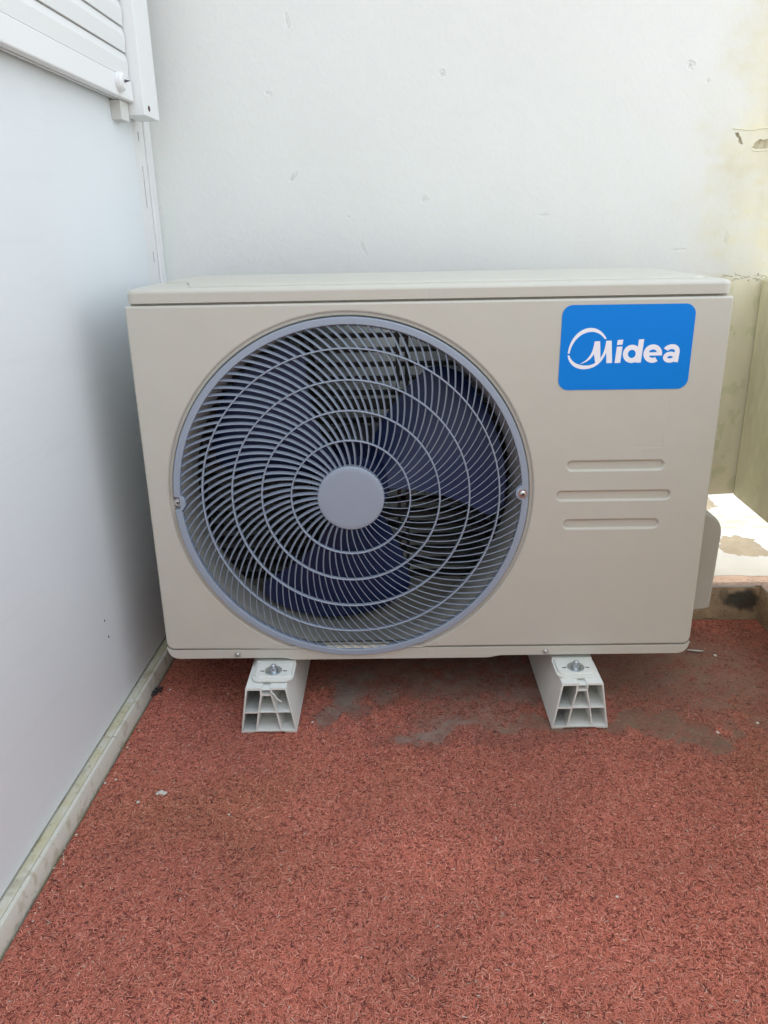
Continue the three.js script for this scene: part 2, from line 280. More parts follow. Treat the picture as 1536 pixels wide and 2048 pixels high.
  part('plaster_lip', merge([crack([[0.497, 0.8235], [0.51, 0.822], [0.525, 0.8205], [0.545, 0.8225], [0.575, 0.821]], 0.0013), crack([[0.531, 0.7905], [0.545, 0.7895], [0.56, 0.791], [0.59, 0.7905]], 0.0012)]), lip, w);
  // dead root hairs creeping out along the break line
  const hair = []; for (let k = 0; k < 26; k++) { const x = rr(0.512, 0.575), y = 0.592 + rr(-0.006, 0.005), a = rr(0.3, 2.9), l = rr(0.006, 0.02); hair.push(crack([[x, y], [x + Math.cos(a) * l * 0.5 + rr(-0.002, 0.002), y + Math.sin(a) * l * 0.25], [x + Math.cos(a) * l, y + Math.sin(a) * l * rr(-0.5, 0.5)]], rr(0.0003, 0.0007))); }
  part('root_hairs', merge(hair), std([0.26, 0.23, 0.14], 0.95), w).userData.kind = 'stuff';
}

// ---------- unseen wall added behind the viewer to cut light from the front ----------
part('plaster', box(3.2, 1.5, 0.2, 0.5, 0.75, 2.6), std([0.42, 0.43, 0.44], 0.9), thing('added_blocking_wall', 'added unseen wall behind the viewer that blocks light from the front', 'wall'));

// ---------- right parapet ----------
{
  const t = paint(1024, 1024, (u, v) => {
    const a = fbm(u * 8, v * 5, 4, 101), b = fbm(u * 50, v * 34, 4, 103), s = fbm(u * 26, v * 2.5, 3, 107);
    const m = 0.78 + 0.3 * a + 0.22 * (s - 0.5) + 0.18 * (b - 0.5), g = sstep(0.45, 0.7, s);
    return [0.86 * m - 0.05 * g, 0.80 * m - 0.02 * g, 0.56 * m - 0.05 * g, 0.5 + 0.5 * (b - 0.5)];
  });
  const mat = std([1, 1, 1], 0.9, { map: t.map, bumpMap: t.bump, bumpScale: 0.003 });
  const w = thing('parapet', 'low weathered yellowish parapet wall at right, raised above the sunlit kerb', 'wall');
  const W = 0.13, g = box(W, 0.592 - GAPY, 4.2, XR + W / 2, (0.592 + GAPY) / 2, ZB + 2.1 + 0.0015, 0.006, 2);
  part('plaster', remapUV(boxUV(g), (x, y) => [x / 0.7, y / 0.7]), mat, w);
  for (const z of [0.75, 2.2, 3.6]) part('pier', remapUV(boxUV(box(W - 0.02, GAPY - KERB + 0.004, 0.16, XR + W / 2, (GAPY + KERB) / 2, z)), (x, y) => [x / 0.7, y / 0.7]), mat, w);
}

// ---------- left house wall: panel, corner post ----------
const XP = -0.452;
{
  const t = paint(1024, 1024, (u, v, i, j) => {
    const a = fbm(u * 5, v * 5, 4, 111), b = noise(i * 0.4, j * 0.4, 113), sc = fbm(u * 3 + 7, v * 46, 3, 117);
    let w = 0.97 + 0.05 * (a - 0.5) + 0.012 * (b - 0.5); if (sc > 0.7) w *= 0.985;
    return [0.765 * w, 0.81 * w, 0.832 * w, 0.5 + 0.1 * (b - 0.5) + 0.5 * (a - 0.5)];
  });
  const mat = std([1, 1, 1], 0.42, { map: t.map, bumpMap: t.bump, bumpScale: 0.0006 });
  const w = thing('panel_wall', 'smooth white panel wall at left below the roller shutter', 'wall');
  part('panel', remapUV(boxUV(box(0.06, 0.892, 3.9, XP - 0.03, 0.0285 + 0.446, -0.3130 + 1.95)), (x, y) => [x / 0.8, y / 0.8]), mat, w);
  part('backing', box(0.06, 2.7, 4.3, XP - 0.095, 1.35, 1.72), std([0.75, 0.75, 0.74], 0.8), w);
  part('upper_wall', box(0.05, 0.9, 4.3, XP - 0.03, 2.25, 1.72), std([0.78, 0.78, 0.77], 0.8), w);
  const ps = paint(64, 512, (u, v) => { const a = fbm(u * 3, v * 30, 3, 121), cr = fbm(u * 10, v * 9, 3, 123); let k = 0.96 + 0.07 * (a - 0.5), h = 0.6;
    const line = Math.abs(u - 0.62 - 0.06 * (cr - 0.5) - 0.12 * (v - 0.5)); const on = sstep(0.50, 0.53, v) * sstep(0.72, 0.68, v) + sstep(0.8, 0.81, v) * sstep(0.85, 0.84, v) + sstep(0.26, 0.27, v) * sstep(0.32, 0.31, v);
    if (on > 0.5 && line < 0.017) { k *= 0.3; h = 0.1; } return [0.80 * k, 0.80 * k, 0.79 * k, h]; });
  const pm = std([1, 1, 1], 0.6, { map: ps.map, bumpMap: ps.bump, bumpScale: 0.001 });
  const post = part('corner_post', remapUV(boxUV(box(0.05, 0.86, 0.0515, XP - 0.0262, 0.44, -0.34225, 0.0015)), (z, y) => [(z + 0.3985) / 0.084, (y - 0.55) / 0.34]), pm, w);
  part('post_edge', remapUV(boxUV(box(0.05, 0.86, 0.0295, XP - 0.0235, 0.44, -0.3845, 0.003)), (z, y) => [(z + 0.3985) / 0.06, (y - 0.55) / 0.34]), pm, post);
  // nail holes in the panel
  for (const [y, z] of [[0.175, 0.05], [0.147, 0.045]]) { const g = new THREE.SphereGeometry(0.0021, 10, 8); g.scale(0.35, 1, 0.6); part('nail_hole', g, std([0.03, 0.025, 0.02], 0.9), w, [XP, y, z]); }
}
// skirting strip
{
  const t = paint(1024, 64, (u, v) => {
    const n = fbm(u * 60, v * 4, 4, 131), n2 = fbm(u * 14, v * 2, 3, 133), sp = noise(u * 420, v * 22, 135);
    let c = [0.62, 0.60, 0.52]; const y = sstep(0.38, 0.72, n * 0.6 + n2 * 0.4 + 0.05) * sstep(0.50, 0.56, v + 0.05 * (n - 0.5));
    c = [c[0] * (1 - 0.10 * y), c[1] * (1 - 0.15 * y), c[2] * (1 - 0.34 * y)];
    const gm = sstep(0.52, 0.78, fbm(u * 90, v * 3 + 5, 4, 137)); c = c.map((e, i) => e * (1 - gm * [0.22, 0.26, 0.34][i])); if (sp > 0.93) c = c.map((e) => e * 0.45);
    return [...c, 0.5 + 0.3 * (n - 0.5)];
  });
  const mat = std([1, 1, 1], 0.6, { map: t.map, bumpMap: t.bump, bumpScale: 0.0015 });
  const s = new THREE.Shape([[-0.03, -0.009], [0.018, -0.009], [0.0182, 0.0205], [0.0165, 0.0235], [0.0125, 0.0245], [0.010, 0.0225], [0.0005, 0.0245], [0.0005, 0.0228], [-0.03, 0.0228]].map((p) => new THREE.Vector2(...p)));
  let g = new THREE.ExtrudeGeometry(s, { depth: 4.2, bevelEnabled: false }); g.translate(XP, 0.0005, ZB + 0.002);
  g = toCreasedNormals(g, 0.7);
  const p = g.attributes.position, uv = g.attributes.uv; for (let i = 0; i < p.count; i++) { const x = p.getX(i) - XP, y = p.getY(i); uv.setXY(i, p.getZ(i) / 1.1, x > 0.0115 ? y / 0.05 : 0.98 - x * 20); }
  const w = part('skirting_strip', g, mat, scene); tag(w, 'off-white skirting strip with yellowed ledge along the foot of the panel wall', 'skirting');
}

// ---------- roller shutter ----------
{
  const white = std([0.80, 0.81, 0.80], 0.45), white2 = std([0.76, 0.77, 0.76], 0.5), dark = std([0.03, 0.03, 0.035], 0.7);
  const w = thing('roller_shutter', 'white roller shutter at upper left, pulled down to its bottom bar', 'shutter', [-0.428, 0.868, -0.2]);
  const X = (x) => x + 0.428, Y = (y) => y - 0.868, Z = (z) => z + 0.2;
  const Z0 = -0.2625, Z1 = 1.5, L = Z1 - Z0;
  const ex = (pts, name, m, y0) => { const s = new THREE.Shape(pts.map((p) => new THREE.Vector2(...p))); let g = new THREE.ExtrudeGeometry(s, { depth: L, bevelEnabled: false }); g = toCreasedNormals(g, 0.6); return part(name, g, m, w, [0, Y(y0), Z(Z0)]); };
  ex([[-0.011, 0], [-0.001, 0], [0, 0.0012], [0, 0.0275], [-0.001, 0.0288], [-0.011, 0.0288]], 'bottom_bar', white, 0.868);
  for (let k = 0; k < 12; k++) {
    const pts = [[-0.012, 0], [-0.003, 0]]; for (let i = 0; i <= 10; i++) { const a = i / 10; pts.push([-0.0022 - 0.0036 * Math.pow(2 * a - 1, 2) + (a < 0.16 ? 0.0030 * (1 - a / 0.16) : 0), 0.0006 + a * 0.0315]); } pts.push([-0.012, 0.0322]);
    ex(pts, 'slat', white2, 0.8986 + k * 0.0335);
  }
  part('slat_backing', box(0.004, 0.5, L, -0.016, 0.25, Z(Z0) + L / 2), white2, w);
  const st = new THREE.CylinderGeometry(0.0125, 0.0125, 0.0065, 28); st.rotateZ(Math.PI / 2);
  const knob = part('stopper', merge([st, (() => { const g = new THREE.CylinderGeometry(0.0098, 0.0118, 0.003, 28); g.rotateZ(-Math.PI / 2); g.translate(0.0045, 0, 0); return g; })()]), white, w, [0.0034, Y(0.886), Z(-0.206)]);
  const tip = new THREE.ConeGeometry(0.0022, 0.0095, 10); tip.rotateZ(-Math.PI / 2); part('screw_tip', tip, std([0.07, 0.06, 0.09], 0.5), knob, [0.0105, 0.0005, 0]);
  const rail = part('guide_rail', box(0.0335, 1.0, 0.07, X(-0.4309), Y(0.851) + 0.5, Z(-0.30), 0.0012), white, w);
  const sc = new THREE.SphereGeometry(0.0042, 14, 8); sc.scale(0.35, 1, 1); part('rusty_screw', sc, std([0.09, 0.035, 0.02], 0.8), rail, [X(-0.4141), Y(0.8625), Z(-0.287)]);
  part('end_block', box(0.015, 0.026, 0.034, X(-0.4445), Y(0.8545), Z(-0.246), 0.0008), std([0.66, 0.66, 0.63], 0.6), w);
}

// ---------- support feet ----------
const YAW = R(2.036), ROLL = -0.0045, YB = 0.0896;
{
  const foamN = paint(256, 256, (u, v, i, j) => { const n = noise(i * 0.5, j * 0.5, 141), a = fbm(u * 8, v * 8, 3, 143); const k = 0.95 + 0.1 * (a - 0.5); return [0.77 * k, 0.785 * k, 0.745 * k, 0.5 + 0.4 * (n - 0.5) + 0.3 * (a - 0.5)]; });
  const mat = std([1, 1, 1], 0.55, { map: foamN.map, bumpMap: foamN.bump, bumpScale: 0.0006 });
  for (const m of [foamN.map, foamN.bump]) m.repeat.set(6, 6);
  // trapezoid cross-section with six cells and a T-slot on top
  const H = 0.0745, bw = 0.0405, tw = 0.0292;
  const half = (y) => { const t = y / H; return t > 0.8 ? tw + 0.002 - 0.002 * (t - 0.8) / 0.2 : bw + (tw + 0.002 - bw) * (t / 0.8); };
  const outline = [[-bw + 0.001, 0], [-bw, 0.002], [-half(0.06), 0.06], [-tw, H - 0.001], [-tw + 0.001, H], [-0.0055, H], [-0.0055, H - 0.0025], [-0.0055, H - 0.0025], [0.0055, H - 0.0025], [0.0055, H], [tw - 0.001, H], [tw, H - 0.001], [half(0.06), 0.06], [bw, 0.002], [bw - 0.001, 0], [0.024, 0], [0.022, 0.0015], [-0.022, 0.0015], [-0.024, 0]];
  const shape = new THREE.Shape(outline.map((p) => new THREE.Vector2(...p)));
  const t = 0.0021, mid = 0.0345, rib = (y) => 0.0185 - (0.0185 - 0.0072) * (y / 0.066);
  const cell = (pts) => { const h = new THREE.Path(pts.map((p) => new THREE.Vector2(...p))); shape.holes.push(h); };
  const y0 = 0.0042, y1 = mid - t / 2, y2 = mid + t / 2, y3 = H - 0.0034;
  for (const s of [-1, 1]) {
    cell([[s * (rib(y0) + t / 2), y0], [s * (half(y0) - t), y0], [s * (half(y1) - t), y1], [s * (rib(y1) + t / 2), y1]]);
    cell([[s * (rib(y2) + t / 2), y2], [s * (half(y2) - t), y2], [s * (half(0.06) - t), 0.06], [s * (half(0.066) - t - 0.0012), y3], [s * 0.0082, y3], [s * 0.0082, 0.0625]]);
  }
  cell([[-rib(y0) + t / 2, y0], [rib(y0) - t / 2, y0], [rib(y1) - t / 2, y1], [-rib(y1) + t / 2, y1]]);
  cell([[-rib(y2) + t / 2, y2], [rib(y2) - t / 2, y2], [0.0062, 0.0615], [-0.0062, 0.0615]]);
  cell([[-0.006, 0.0640], [0.006, 0.0640], [0.006, 0.0705], [-0.006, 0.0705]]);
  const LEN = 0.40;
  const geo = toCreasedNormals(new THREE.ExtrudeGeometry(shape, { depth: LEN, bevelEnabled: true, bevelThickness: 0.0006, bevelSize: 0.0004, bevelOffset: -0.0004, bevelSegments: 2 }), 0.6); geo.translate(0, 0, -LEN);
  const foot = (x, label) => { const f = thing('support_foot', label, 'foot', [x * Math.cos(YAW) + 0.055 * Math.sin(YAW), 0.001, -x * Math.sin(YAW) + 0.055 * Math.cos(YAW)], 'hollow feet under the outdoor unit'); f.rotation.y = YAW; part('hollow_block', geo, mat, f); return f; };
  const a = foot(-0.2311, 'hollow off-white plastic foot under the left end of the outdoor unit, below the fan');
  foot(0.2161, 'hollow off-white plastic foot under the right end of the outdoor unit');
  const burr = new THREE.TubeGeometry(new THREE.CatmullRomCurve3([[0.0065, 0.069, 0.001], [0.012, 0.0655, 0.004], [0.017, 0.059, 0.006], [0.022, 0.055, 0.005]].map((p) => new THREE.Vector3(...p))), 16, 0.0011, 6);
  part('plastic_burr', burr, mat, a);
}

// ---------- the outdoor unit ----------
{
  const W = 0.765, H = 0.5067, D = 0.303, HX = -0.1045, HY = 0.2475;
  const pt = paint(512, 512, (u, v, i, j) => { const n = noise(i * 0.42, j * 0.42, 151), a = fbm(u * 6, v * 6, 3, 153); const k = 0.985 + 0.03 * (a - 0.5); return [0.562 * k, 0.542 * k, 0.474 * k, 0.5 + 0.07 * (n - 0.5) + 0.5 * (a - 0.5)]; });
  for (const m of [pt.map, pt.bump]) m.repeat.set(3.2, 3.2);
  const cream = std([1, 1, 1], 0.42, { map: pt.map, bumpMap: pt.bump, bumpScale: 0.0007 });
  const grey = std([0.31, 0.36, 0.44], 0.45), steel = std([0.62, 0.63, 0.64], 0.28, { metalness: 1 }), zinc = std([0.55, 0.60, 0.64], 0.3, { metalness: 1 }), black = std([0.02, 0.02, 0.022], 0.7);
  const tabm = std([0.74, 0.75, 0.70], 0.45);
  const ac = thing('air_conditioner', 'cream outdoor air conditioning unit with round grey fan grille and blue sticker', 'air conditioner', [0, YB, 0]);
  ac.rotation.set(0, YAW, ROLL);
  // front panel with fan opening and three stamped grooves
  const s = new THREE.Shape(), hw = W / 2, rb = 0.012, yb = 0.016;
  s.moveTo(-hw + rb, yb); s.lineTo(hw - rb, yb); s.absarc(hw - rb, yb + rb, rb, -Math.PI / 2, 0); s.lineTo(hw, H - 0.004); s.absarc(hw - 0.004, H - 0.004, 0.004, 0, Math.PI / 2); s.lineTo(-hw + 0.004, H); s.absarc(-hw + 0.004, H - 0.004, 0.004, Math.PI / 2, Math.PI); s.lineTo(-hw, yb + rb); s.absarc(-hw + rb, yb + rb, rb, Math.PI, 1.5 * Math.PI);
  const hole = new THREE.Path(), RB = 0.2475, cy = 0.0195, ca = Math.asin((cy - HY) / RB);
  hole.absarc(HX, HY, RB, ca, Math.PI - ca + 0, false); hole.closePath(); s.holes.push(hole);
  const grooves = [[0.2522, 0.2886, 0.131], [0.2528, 0.2462, 0.1558], [0.2525, 0.2048, 0.1316]], gh = 0.0105;
  const pill = (x, y, l, h, P) => { const r = h / 2; P.absarc(x + l / 2 - r, y, r, -Math.PI / 2, Math.PI / 2); P.absarc(x - l / 2 + r, y, r, Math.PI / 2, 1.5 * Math.PI); P.closePath(); return P; };
  for (const [x, y, l] of grooves) s.holes.push(pill(x, y, l - 0.004, gh, new THREE.Path()));
  const bev = { depth: 0.001, bevelEnabled: true, bevelThickness: 0.0045, bevelSize: 0.0035, bevelOffset: -0.0035, bevelSegments: 4, curveSegments: 64 };
  let pg = new THREE.ExtrudeGeometry(s, bev); pg.translate(0, 0, -0.0055);
  pg = edgeNormals(pg, 0.75);
  const panel = part('front_panel', pg, cream, ac);
  for (const [x, y, l] of grooves) { const q = new THREE.ExtrudeGeometry(pill(x, y, l + 0.01, gh + 0.012, new THREE.Shape()), { depth: 0.002, bevelEnabled: false }); q.translate(0, 0, -0.0056); part('stamped_groove', q, cream, panel); }
  // bezel dish between opening and ring
  { const prof = [[0.2478, -0.003], [0.2462, -0.0042], [0.2448, -0.0030], [0.2436, -0.0042], [0.2425, -0.0085], [0.2405, -0.009], [0.238, -0.009]].map((p) => new THREE.Vector2(...p)); const g = new THREE.LatheGeometry(prof, 160); g.rotateX(Math.PI / 2); g.scale(1, 1, 1); 
    // keep only what lies above the base strip
    const ng = g.toNonIndexed(), p = ng.attributes.position, keep = []; for (let i = 0; i < p.count; i += 3) { let ok = true; for (let k = 0; k < 3; k++) if (p.getY(i + k) + HY < 0.0165) ok = false; if (ok) keep.push(i, i + 1, i + 2); }
    const o = new THREE.BufferGeometry(); for (const a of ['position', 'normal', 'uv']) { const src = ng.attributes[a], z = src.itemSize, arr = new Float32Array(keep.length * z); keep.forEach((k, n) => { for (let c = 0; c < z; c++) arr[n * z + c] = src.array[k * z + c]; }); o.setAttribute(a, new THREE.BufferAttribute(arr, z)); }
    part('fan_bezel', o, cream, panel, [HX, HY, 0]); }
  // base pan: front strip with a lower middle stretch, floor pan
  const b = new THREE.Shape(), r2 = 0.02; b.moveTo(-hw + r2, 0.0005); b.lineTo(-0.215, 0.0005); b.bezierCurveTo(-0.205, 0.0005, -0.205, -0.003, -0.193, -0.003); b.lineTo(0.085, -0.003); b.bezierCurveTo(0.098, -0.003, 0.098, 0.0005, 0.112, 0.0005); b.lineTo(hw - r2, 0.0005); b.bezierCurveTo(hw - 0.008, 0.0005, hw - 0.0005, 0.006, hw - 0.0005, 0.0205);
  b.bezierCurveTo(hw - 0.0005, 0.018, hw - 0.006, 0.0148, hw - 0.012, 0.0148); b.lineTo(-hw + 0.012, 0.0148); b.bezierCurveTo(-hw + 0.006, 0.0148, -hw + 0.0005, 0.018, -hw + 0.0005, 0.0205); b.bezierCurveTo(-hw + 0.0005, 0.006, -hw + 0.008, 0.0005, -hw + r2, 0.0005);
  const bg = new THREE.ExtrudeGeometry(b, { depth: 0.006, bevelEnabled: true, bevelThickness: 0.0012, bevelSize: 0.001, bevelOffset: -0.001, bevelSegments: 2, curveSegments: 16 }); bg.translate(0, 0, -0.0077);
  const pan = part('base_pan', merge([edgeNormals(bg, 0.7), box(W - 0.006, 0.01, D - 0.012, 0, 0.008, -D / 2 - 0.004)]), cream, ac);
  const screw = (parent, x, y, z, r, m = steel) => { const g = new THREE.SphereGeometry(r, 20, 10, 0, Math.PI * 2, 0, Math.PI / 2); g.scale(1, 0.6, 1); const wsh = new THREE.CylinderGeometry(r * 1.35, r * 1.4, r * 0.25, 24), slot = box(r * 0.9, r * 0.2, r * 0.24, 0, r * 0.56, 0), slot2 = box(r * 0.24, r * 0.2, r * 0.9, 0, r * 0.56, 0); const h = part('screw', merge([g, wsh]), m, parent, [x, y, z], [Math.PI / 2, 0.3, 0]); part('screw_slot', merge([slot, slot2]), black, h); return h; };
  for (const [x, y] of [[-0.2795, 0.0068], [0.1732, 0.0062]]) { const c = new THREE.TorusGeometry(0.0046, 0.0006, 6, 24); part('screw_rim', c, cream, pan, [x, y, 0]); const g = new THREE.SphereGeometry(0.0033, 18, 9, 0, Math.PI * 2, 0, Math.PI / 2); g.scale(1, 0.55, 1); part('screw', merge([g, box(0.0028, 0.0008, 0.0008, 0, 0.0017, 0), box(0.0008, 0.0008, 0.0028, 0, 0.0017, 0)]), steel, pan, [x, y, -0.0003], [Math.PI / 2, 0.4, 0]); }
  // cabinet shell
  part('side_panel', merge([box(0.0012, H - 0.03, D - 0.012, -hw + 0.001, H / 2 + 0.006, -D / 2 - 0.0035)]), cream, ac);
  part('side_panel', merge([box(0.0012, H - 0.03, D - 0.012, hw - 0.001, H / 2 + 0.006, -D / 2 - 0.0035)]), cream, ac);
  part('rear_panel', box(hw - 0.172, H - 0.03, 0.002, (hw + 0.168) / 2, H / 2 + 0.006, -D + 0.001), cream, ac);
  part('seam_light_stop', merge([box(W - 0.012, 0.014, 0.0015, 0, H - 0.004, -0.0105), box(W - 0.012, 0.0012, 0.03, 0, H - 0.0105, -0.025)]), cream, ac);  // added behind the lid seam to stop light leaking through from inside
  part('divider', box(0.0015, H - 0.02, D - 0.03, 0.168, H / 2, -D / 2 - 0.004), std([0.12, 0.12, 0.125], 0.6), ac);
  // lid
  const rs = (w, d, r) => { const q = new THREE.Shape(), a = w / 2, c = d / 2; q.moveTo(-a + r, -c); q.lineTo(a - r, -c); q.absarc(a - r, -c + r, r, -Math.PI / 2, 0); q.lineTo(a, c - r); q.absarc(a - r, c - r, r, 0, Math.PI / 2); q.lineTo(-a + r, c); q.absarc(-a + r, c - r, r, Math.PI / 2, Math.PI); q.lineTo(-a, -c + r); q.absarc(-a + r, -c + r, r, Math.PI, 1.5 * Math.PI); return q; };
  let lg = new THREE.ExtrudeGeometry(rs(W - 0.005, D, 0.012), { depth: 0.0145, bevelEnabled: true, bevelThickness: 0.0045, bevelSize: 0.008, bevelOffset: -0.008, bevelSegments: 3, curveSegments: 12 }); lg.rotateX(-Math.PI / 2); lg.translate(0, H + 0.0028, -D / 2 - 0.0015);
  { const p = lg.attributes.position; for (let i = 0; i < p.count; i++) if (p.getY(i) < H + 0.0029) p.setY(i, H + 0.0028); }
  // flatten the lower bevel: a skirt that goes straight down
  lg = (() => { const a = new THREE.ExtrudeGeometry(rs(W - 0.005, D, 0.012), { depth: 0.0105, bevelEnabled: false, curveSegments: 12 }); a.rotateX(-Math.PI / 2); a.translate(0, H + 0.0028, -D / 2 - 0.0015); const t = new THREE.ExtrudeGeometry(rs(W - 0.005, D, 0.012), { depth: 0.0001, bevelEnabled: true, bevelThickness: 0.0062, bevelSize: 0.0085, bevelOffset: -0.0085, bevelSegments: 5, curveSegments: 12 }); t.rotateX(-Math.PI / 2); t.translate(0, H + 0.0137, -D / 2 - 0.0015); return merge([edgeNormals(a, 0.5), edgeNormals(t, 0.75)]); })();
  const lid = part('top_cover', lg, cream, ac);
  { const q = new THREE.Shape([[-0.30, -0.115], [0.34, -0.115], [0.355, -0.10], [0.355, 0.10], [0.33, 0.125], [-0.335, 0.125], [-0.355, 0.10], [-0.355, -0.03], [-0.325, -0.035], [-0.315, -0.06]].map((p) => new THREE.Vector2(...p))); const g = new THREE.ExtrudeGeometry(q, { depth: 0.0005, bevelEnabled: true, bevelThickness: 0.003, bevelSize: 0.006, bevelSegments: 3 }); g.rotateX(-Math.PI / 2); g.translate(0, H + 0.0195, -D / 2); part('raised_field', edgeNormals(g, 0.7), cream, lid); }
  // brand sticker
  {
    const cw = 1400, ch = 900, cv = document.createElement('canvas'); cv.width = cw; cv.height = ch; const c = cv.getContext('2d');
    c.fillStyle = '#0080dc'; c.fillRect(0, 0, cw, ch); c.fillStyle = '#f3f1f7'; c.strokeStyle = '#f3f1f7';
    // drawing coordinates follow the lettering as seen; bring them to the sticker's own square corners
    c.setTransform(1, 0, 0.028, 1, -70, -45);
    const P = (f) => { c.beginPath(); f(); c.fill(); };
    P(() => { c.moveTo(138, 552); c.bezierCurveTo(150, 400, 250, 282, 378, 283); c.bezierCurveTo(450, 286, 510, 330, 545, 398); c.lineTo(525, 402); c.bezierCurveTo(490, 352, 440, 324, 380, 325); c.bezierCurveTo(270, 328, 178, 420, 158, 550); c.closePath(); });
    P(() => { c.moveTo(138, 570); c.bezierCurveTo(150, 660, 220, 720, 320, 720); c.bezierCurveTo(430, 716, 505, 660, 548, 545); c.lineTo(556, 658); c.lineTo(617, 656); c.lineTo(600, 418); c.lineTo(541, 420); c.bezierCurveTo(540, 480, 520, 560, 490, 602); c.lineTo(478, 422); c.lineTo(418, 425); c.bezierCurveTo(412, 520, 380, 620, 268, 663); c.bezierCurveTo(330, 655, 385, 620, 418, 560); c.lineTo(436, 654); c.bezierCurveTo(390, 680, 350, 682, 310, 678); c.bezierCurveTo(230, 670, 175, 630, 156, 568); c.closePath(); });
    P(() => { c.moveTo(664, 413); c.lineTo(724, 410); c.lineTo(716, 463); c.lineTo(657, 466); c.closePath(); });
    P(() => { c.moveTo(658, 484); c.lineTo(718, 482); c.lineTo(704, 655); c.lineTo(643, 658); c.closePath(); });
    c.lineWidth = 54; c.lineCap = 'butt';
    c.beginPath(); c.ellipse(822, 562, 68, 70, 0, 0, Math.PI * 2); c.stroke();
    P(() => { c.moveTo(888, 410); c.lineTo(944, 407); c.lineTo(924, 655); c.lineTo(868, 657); c.closePath(); });
    c.beginPath(); c.ellipse(1045, 562, 72, 71, 0.0, 0.95, Math.PI * 2 + 0.02); c.stroke();
    c.lineWidth = 36; c.beginPath(); c.moveTo(985, 566); c.lineTo(1143, 564); c.stroke();
    c.lineWidth = 52; c.beginPath(); c.moveTo(1182, 522); c.bezierCurveTo(1205, 482, 1305, 470, 1304, 545); c.lineTo(1294, 655); c.stroke();
    c.lineWidth = 46; c.beginPath(); c.ellipse(1232, 602, 52, 36, -0.08, 0, Math.PI * 2); c.stroke();
    const tx = new THREE.CanvasTexture(cv); tx.colorSpace = THREE.SRGBColorSpace;
    const w = 0.1672, h = 0.1072, g = new THREE.ExtrudeGeometry(rs(w, h, 0.0135), { depth: 0.0003, bevelEnabled: false, curveSegments: 16 });
    remapUV(g, (x, y) => [x / w + 0.5, y / h + 0.5]);
    part('brand_sticker', g, new THREE.MeshPhysicalMaterial({ map: tx, roughness: 0.4, specularIntensity: 0.5 }), ac, [0.2526, 0.4449, 0.0003], [0, 0, -0.004]);
  }
  // fan shroud
  { const prof = [[0.2405, -0.009], [0.2365, -0.0105], [0.2318, -0.017], [0.2285, -0.027], [0.2265, -0.040], [0.2258, -0.055], [0.2258, -0.072], [0.2285, -0.076], [0.245, -0.0765]].map((p) => new THREE.Vector2(...p)); const g = new THREE.LatheGeometry(new THREE.SplineCurve(prof).getPoints(40), 128); g.rotateX(Math.PI / 2); part('fan_shroud', g, std([0.40, 0.40, 0.375], 0.3), ac, [HX, HY, 0]);
    part('bulkhead', (() => { const q = new THREE.Shape([[-hw + 0.004, 0.02], [0.167, 0.02], [0.167, H - 0.004], [-hw + 0.004, H - 0.004]].map((p) => new THREE.Vector2(...p))); q.holes.push(new THREE.Path().absarc(HX, HY, 0.238, 0, Math.PI * 2)); const e = new THREE.ExtrudeGeometry(q, { depth: 0.001, bevelEnabled: false, curveSegments: 48 }); e.translate(0, 0, -0.012); return e; })(), std([0.10, 0.10, 0.105], 0.6), ac); }
  // grille: outer ring with two screw bites, hub disc, four rings, curved vanes
  {
    const outer = [], inner = [], n = 360;
    const bite = (th, c, cr, rad, r, side) => { // ray-circle: push radius where the ray passes through a disc centred at (cr, c)
      const d = th - c, dd = Math.atan2(Math.sin(d), Math.cos(d)), o = cr * Math.sin(dd), q = rad * rad - o * o; if (q <= 0 || Math.cos(dd) < 0) return r; const x = cr * Math.cos(dd), k = Math.sqrt(q); return side < 0 ? Math.min(r, x - k) : r; };
    for (let i = 0; i < n * 2; i++) { const th = i / (n * 2) * Math.PI * 2; let ro = bite(th, Math.PI * 1.004, 0.2385, 0.0092, 0.2418, -1), ri = bite(th, Math.PI * 1.004, 0.2385, 0.0122, 0.2325, -1); ri = bite(th, 0.02, 0.2345, 0.0105, ri, -1); outer.push(new THREE.Vector2(ro * Math.cos(th), ro * Math.sin(th))); inner.push(new THREE.Vector2(ri * Math.cos(th), ri * Math.sin(th))); }
    const q = new THREE.Shape(outer); q.holes.push(new THREE.Path(inner));
    let g = new THREE.ExtrudeGeometry(q, { depth: 0.008, bevelEnabled: true, bevelThickness: 0.002, bevelSize: 0.0016, bevelOffset: -0.0016, bevelSegments: 2 }); g.translate(0, 0, -0.0065);
    const gr = part('fan_grille', edgeNormals(g, 0.6), grey, ac, [HX, HY, 0]);
    let hub = new THREE.CylinderGeometry(0.0455, 0.0462, 0.009, 72); const hb = new THREE.LatheGeometry([[0, 0.0008], [0.038, 0.0006], [0.0437, 0], [0.0452, -0.001], [0.0458, -0.003], [0.0462, -0.010]].map((p) => new THREE.Vector2(p[0], p[1])), 72); hb.rotateX(Math.PI / 2); part('hub_disc', hb, grey, gr, [0, 0, 0.0022]);
    const RI = [0.0812, 0.1215, 0.162, 0.2026];
    for (const r of RI) { const L = new THREE.LatheGeometry([[r - 0.001, -0.004], [r - 0.001, 0.0013], [r - 0.0005, 0.002], [r + 0.0005, 0.002], [r + 0.001, 0.0013], [r + 0.001, -0.004], [r - 0.001, -0.004]].map((p) => new THREE.Vector2(...p)), 140); L.rotateX(Math.PI / 2); part('grille_ring', L, grey, gr); }
    // spiral angle as a function of radius
    const psi = (r) => 0.06 + 0.72 * Math.pow(clamp((r - 0.0455) / 0.187), 0.75);
